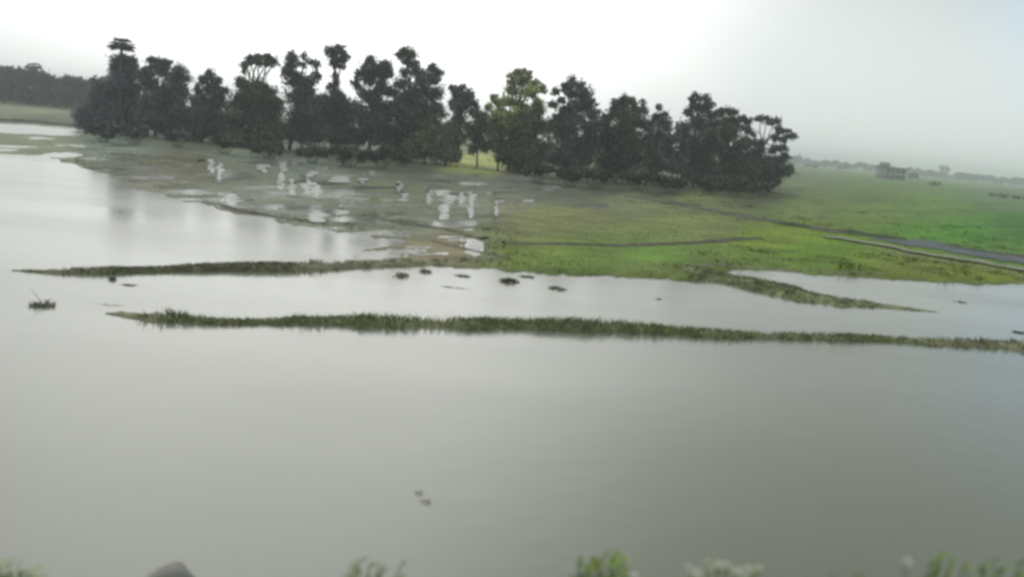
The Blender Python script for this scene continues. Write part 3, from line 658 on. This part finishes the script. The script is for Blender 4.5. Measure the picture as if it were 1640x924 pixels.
clump('dark round weed tuft in bright water near the green field tip', 893, 463, 32, 14, (.16, .19, .12))
clump('flat dark weed tuft touching the green field edge', 846, 444, 36, 9, (.17, .21, .11))
clump('thin flat streak of weed in mid water', 730, 461, 62, 5, (.07, .07, .05))
clump('dark weed tuft just under the pale bright glint edge', 742, 442, 34, 9, (.18, .185, .14))
clump('dark clump built as a reflection below the middle bund', 640, 442, 34, 18)  # this clump and the next stand in for dark reflections in the water
clump('smaller clump built as a dark reflection beside the larger one', 681, 436, 22, 14)
clump('brownish clump built as a mound reflection by the green field tip', 815, 452, 34, 18, (.12, .12, .09), 260)  # solid clump standing in for the greyish reflection of a mound
clump('tiny dark weed tuft alone in the middle water', 1054, 479, 13, 5)
clump('small mud streak below the left end of the middle bund', 210, 457, 34, 6)
clump('dark weed spur hanging from the middle bund', 181, 448, 12, 13)
clump('long faint weed streak left of the near bund', 178, 489, 60, 4)
clump('small pale weed streak in the right water', 1540, 484, 26, 5, (.12, .12, .1), 120)
clump('flat mud patch at the right edge between the bunds', 1625, 532, 60, 6, (.12, .12, .1), 250)
for lab, x_, y_, l_, an in [('longer floating twig in the near water', 682, 803, .07, .3), ('shorter floating twig behind the longer one', 671, 789, .05, .1)]:
    Pb = P(x_, y_, .012); tv, tf = [], []
    dv = np.array([math.cos(an), -math.sin(an), 0]) * l_
    tube(tv, tf, curve(-dv, dv, .05, 5), [.003, .006, .007, .006, .005, .002], 6)
    tube(tv, tf, [dv * .2, dv * .2 + np.array([.03, .05, .02])], [.006, .003], 5)
    o = mesh_obj('floating_twig', tv, tf, 4, M_twig); o.location = tuple(Pb); tag(o, lab, 'twig', 'floating twigs')

# ---------------------------------------------------------------- plants of the near bank
def weed(label, tips, Y, c=(.13, .19, .05), leaf=.13, flower=0, name='weed_plant', spread=.10, n_leaf=9, lw=.42):
    """each tip: where a stem top shows in the photograph; the stems rise from the bank"""
    x0 = np.mean([D(a, c_, Y)[0] for a, c_ in tips]); Pb = np.array([x0, Y, float(height(np.array([x0]), np.array([Y]))[0])])
    e = tag(empty(name, Pb), label, 'plant', 'weeds on the near bank')
    tv, tf, LV, LF = [], [], [], []; heads = []
    tips = list(tips) + [(a + rng.uniform(-16, 16), c_ + rng.uniform(2, 16)) for a, c_ in tips for _ in range(2 if len(tips) > 2 else 0)]
    for a, c_ in tips:
        yy = Y + rng.uniform(-.12, .12); tp = D(a, c_, yy) - Pb; ft = np.array([tp[0] * .5 + rng.uniform(-.03, .03), rng.uniform(-.05, .05), -.08])
        cv = curve(ft, tp, 0, 6, .10); tube(tv, tf, cv, np.linspace(.006, .002, 7), 5)
        for k in range(n_leaf):
            t_ = .5 + .5 * (k + rng.uniform(0, 1)) / n_leaf; q = min(int(t_ * 6), 5); p = cv[q] + (cv[q + 1] - cv[q]) * (t_ * 6 - q)
            az = k * 2.4 + rng.uniform(-.4, .4); up = rng.uniform(.2, 1.4)
            d = np.array([math.cos(az), math.sin(az), up]); d /= np.linalg.norm(d); s_ = np.array([-math.sin(az), math.cos(az), 0]); Lf = leaf * rng.uniform(.6, 1.1) * (1.15 - .5 * t_)
            o = len(LV); prof = [0.15, .8, 1, .7, 0.05]
            for m_, pw in enumerate(prof):
                u = m_ / 4; ct = p + d * Lf * u + np.array([0, 0, -.25 * Lf * u * u]); wv_ = s_ * Lf * lw * .5 * pw
                LV += [ct - wv_ + np.array([0, 0, .25 * np.linalg.norm(wv_)]), ct, ct + wv_ + np.array([0, 0, .25 * np.linalg.norm(wv_)])]
            for m_ in range(4):
                for h_ in range(2): LF += [o + m_ * 3 + h_, o + m_ * 3 + h_ + 1, o + m_ * 3 + h_ + 4, o + m_ * 3 + h_ + 3]
        FV, FF2 = [], []
        for fl_ in range(flower):
            cp = tp + np.array([rng.normal(0, .012), rng.normal(0, .012), rng.uniform(-.012, .008)])
            if fl_ == 0: cp = tp
            for k in range(6):
                az = k * math.pi / 3 + rng.uniform(-.2, .2); d = np.array([math.cos(az), math.sin(az), .6]) * .011; s_ = np.array([-math.sin(az), math.cos(az), 0]) * .005; o = len(FV)
                FV += [cp, cp + d * .6 + s_, cp + d, cp + d * .6 - s_]; FF2 += [o, o + 1, o + 2, o + 3]
        if FV: heads.append((FV, FF2))
    mesh_obj('stem', tv, tf, 4, M_stem, parent=e, smooth=True)
    cc = np.repeat(vary(c, len(LV) // 15, .25), 15, axis=0); mesh_obj('leaves', LV, LF, 4, M_grass, cc, e, True)
    for FV, FF2 in heads: mesh_obj('flower_head', FV, FF2, 4, M_petal, parent=e)
weed('pale green leafy weed in the bottom left corner', [(-10, 903), (12, 900), (30, 903), (48, 914), (-30, 908)], 4.2, (.20, .26, .11))
weed('dark pointed-leaf weed left of the rounded grey stone', [(240, 915), (252, 920)], 4.6, (.03, .035, .02), .07, n_leaf=5)
weed('low yellowish weed left of centre along the bottom edge', [(560, 905), (578, 893), (592, 898), (610, 902), (640, 908)], 4.3, (.17, .19, .08), .10)
weed('bright green leafy weed at the bottom just right of centre', [(930, 902), (948, 894), (968, 886), (982, 892), (1000, 900), (940, 912), (960, 905), (985, 908)], 3.9, (.15, .215, .06), .13, n_leaf=12)
weed('single white-flowered weed beside the bright green weed', [(1006, 920), (1016, 921)], 3.9, (.15, .20, .08), .07, 5, n_leaf=5)
weed('green weed topped with clusters of small white flowers', [(1105, 908), (1135, 900), (1150, 902), (1165, 905), (1185, 912), (1200, 910), (1215, 908), (1120, 914)], 3.8, (.15, .20, .07), .09, 5)
weed('thin pale flowering stalk rising alone at the bottom right', [(1452, 895), (1456, 905)], 3.7, (.25, .27, .2), .05, 6, n_leaf=4)
weed('broad yellow-green weed patch left part of the bottom right corner', [(1490, 902), (1505, 892), (1525, 895), (1545, 900), (1500, 912)], 3.7, (.14, .19, .05), .12)
weed('olive weed standing in the very bottom right corner', [(1575, 903), (1592, 898), (1612, 905), (1632, 900), (1655, 905)], 3.7, (.12, .17, .05), .12)
weed('short olive weed between centre weed and corner along the bottom', [(1290, 921), (1330, 922), (1370, 920)], 3.8, (.11, .14, .05), .08)
# rounded stone
Ys = 5.5; tp = D(276, 909, Ys); zb = float(height(np.array([tp[0]]), np.array([Ys]))[0]); hgt = tp[2] - zb + .06
nn, mm = 28, 14; VV, FF = [], []
for i_ in range(mm + 1):
    th = math.pi * i_ / mm
    for k in range(nn):
        ph = 2 * math.pi * k / nn; d = np.array([math.sin(th) * math.cos(ph), math.sin(th) * math.sin(ph), math.cos(th)])
        q = 1 + .22 * (vnoise(np.array([d[0] * 2.2 + 5]), np.array([d[1] * 2.2 + d[2] * 1.7 + 5]), 4)[0] - .5)
        VV.append(d * q * np.array([.21, .18, hgt / 2]) * np.array([1, 1, 1 if abs(d[2]) < .01 else abs(d[2]) ** -.35 ]) + np.array([0, 0, hgt / 2 - .06]))
for i_ in range(mm):
    for k in range(nn): FF += [i_ * nn + k, (i_ + 1) * nn + k, (i_ + 1) * nn + (k + 1) % nn, i_ * nn + (k + 1) % nn]
so = mesh_obj('stone', VV, FF, 4, M_stone, smooth=True); so.location = (float(tp[0]), Ys, zb); tag(so, 'rounded grey stone on the near bank at the bottom left', 'stone')

# ---------------------------------------------------------------- haze
hz = box('haze', (0, 0, 10.5), (5000, 5000, 24), M_wall, None); hz.data.materials.clear()
mh = bpy.data.materials.new('haze_air'); mh.use_nodes = True; t = mh.node_tree; t.nodes.clear()
ho = N(t, 'ShaderNodeOutputMaterial'); pv = N(t, 'ShaderNodeVolumePrincipled')
pv.inputs['Color'].default_value = (.86, .90, .93, 1); pv.inputs['Density'].default_value = .00102; pv.inputs['Anisotropy'].default_value = .2
t.links.new(pv.outputs[0], ho.inputs['Volume']); hz.data.materials.append(mh); tag(hz, kind='stuff')
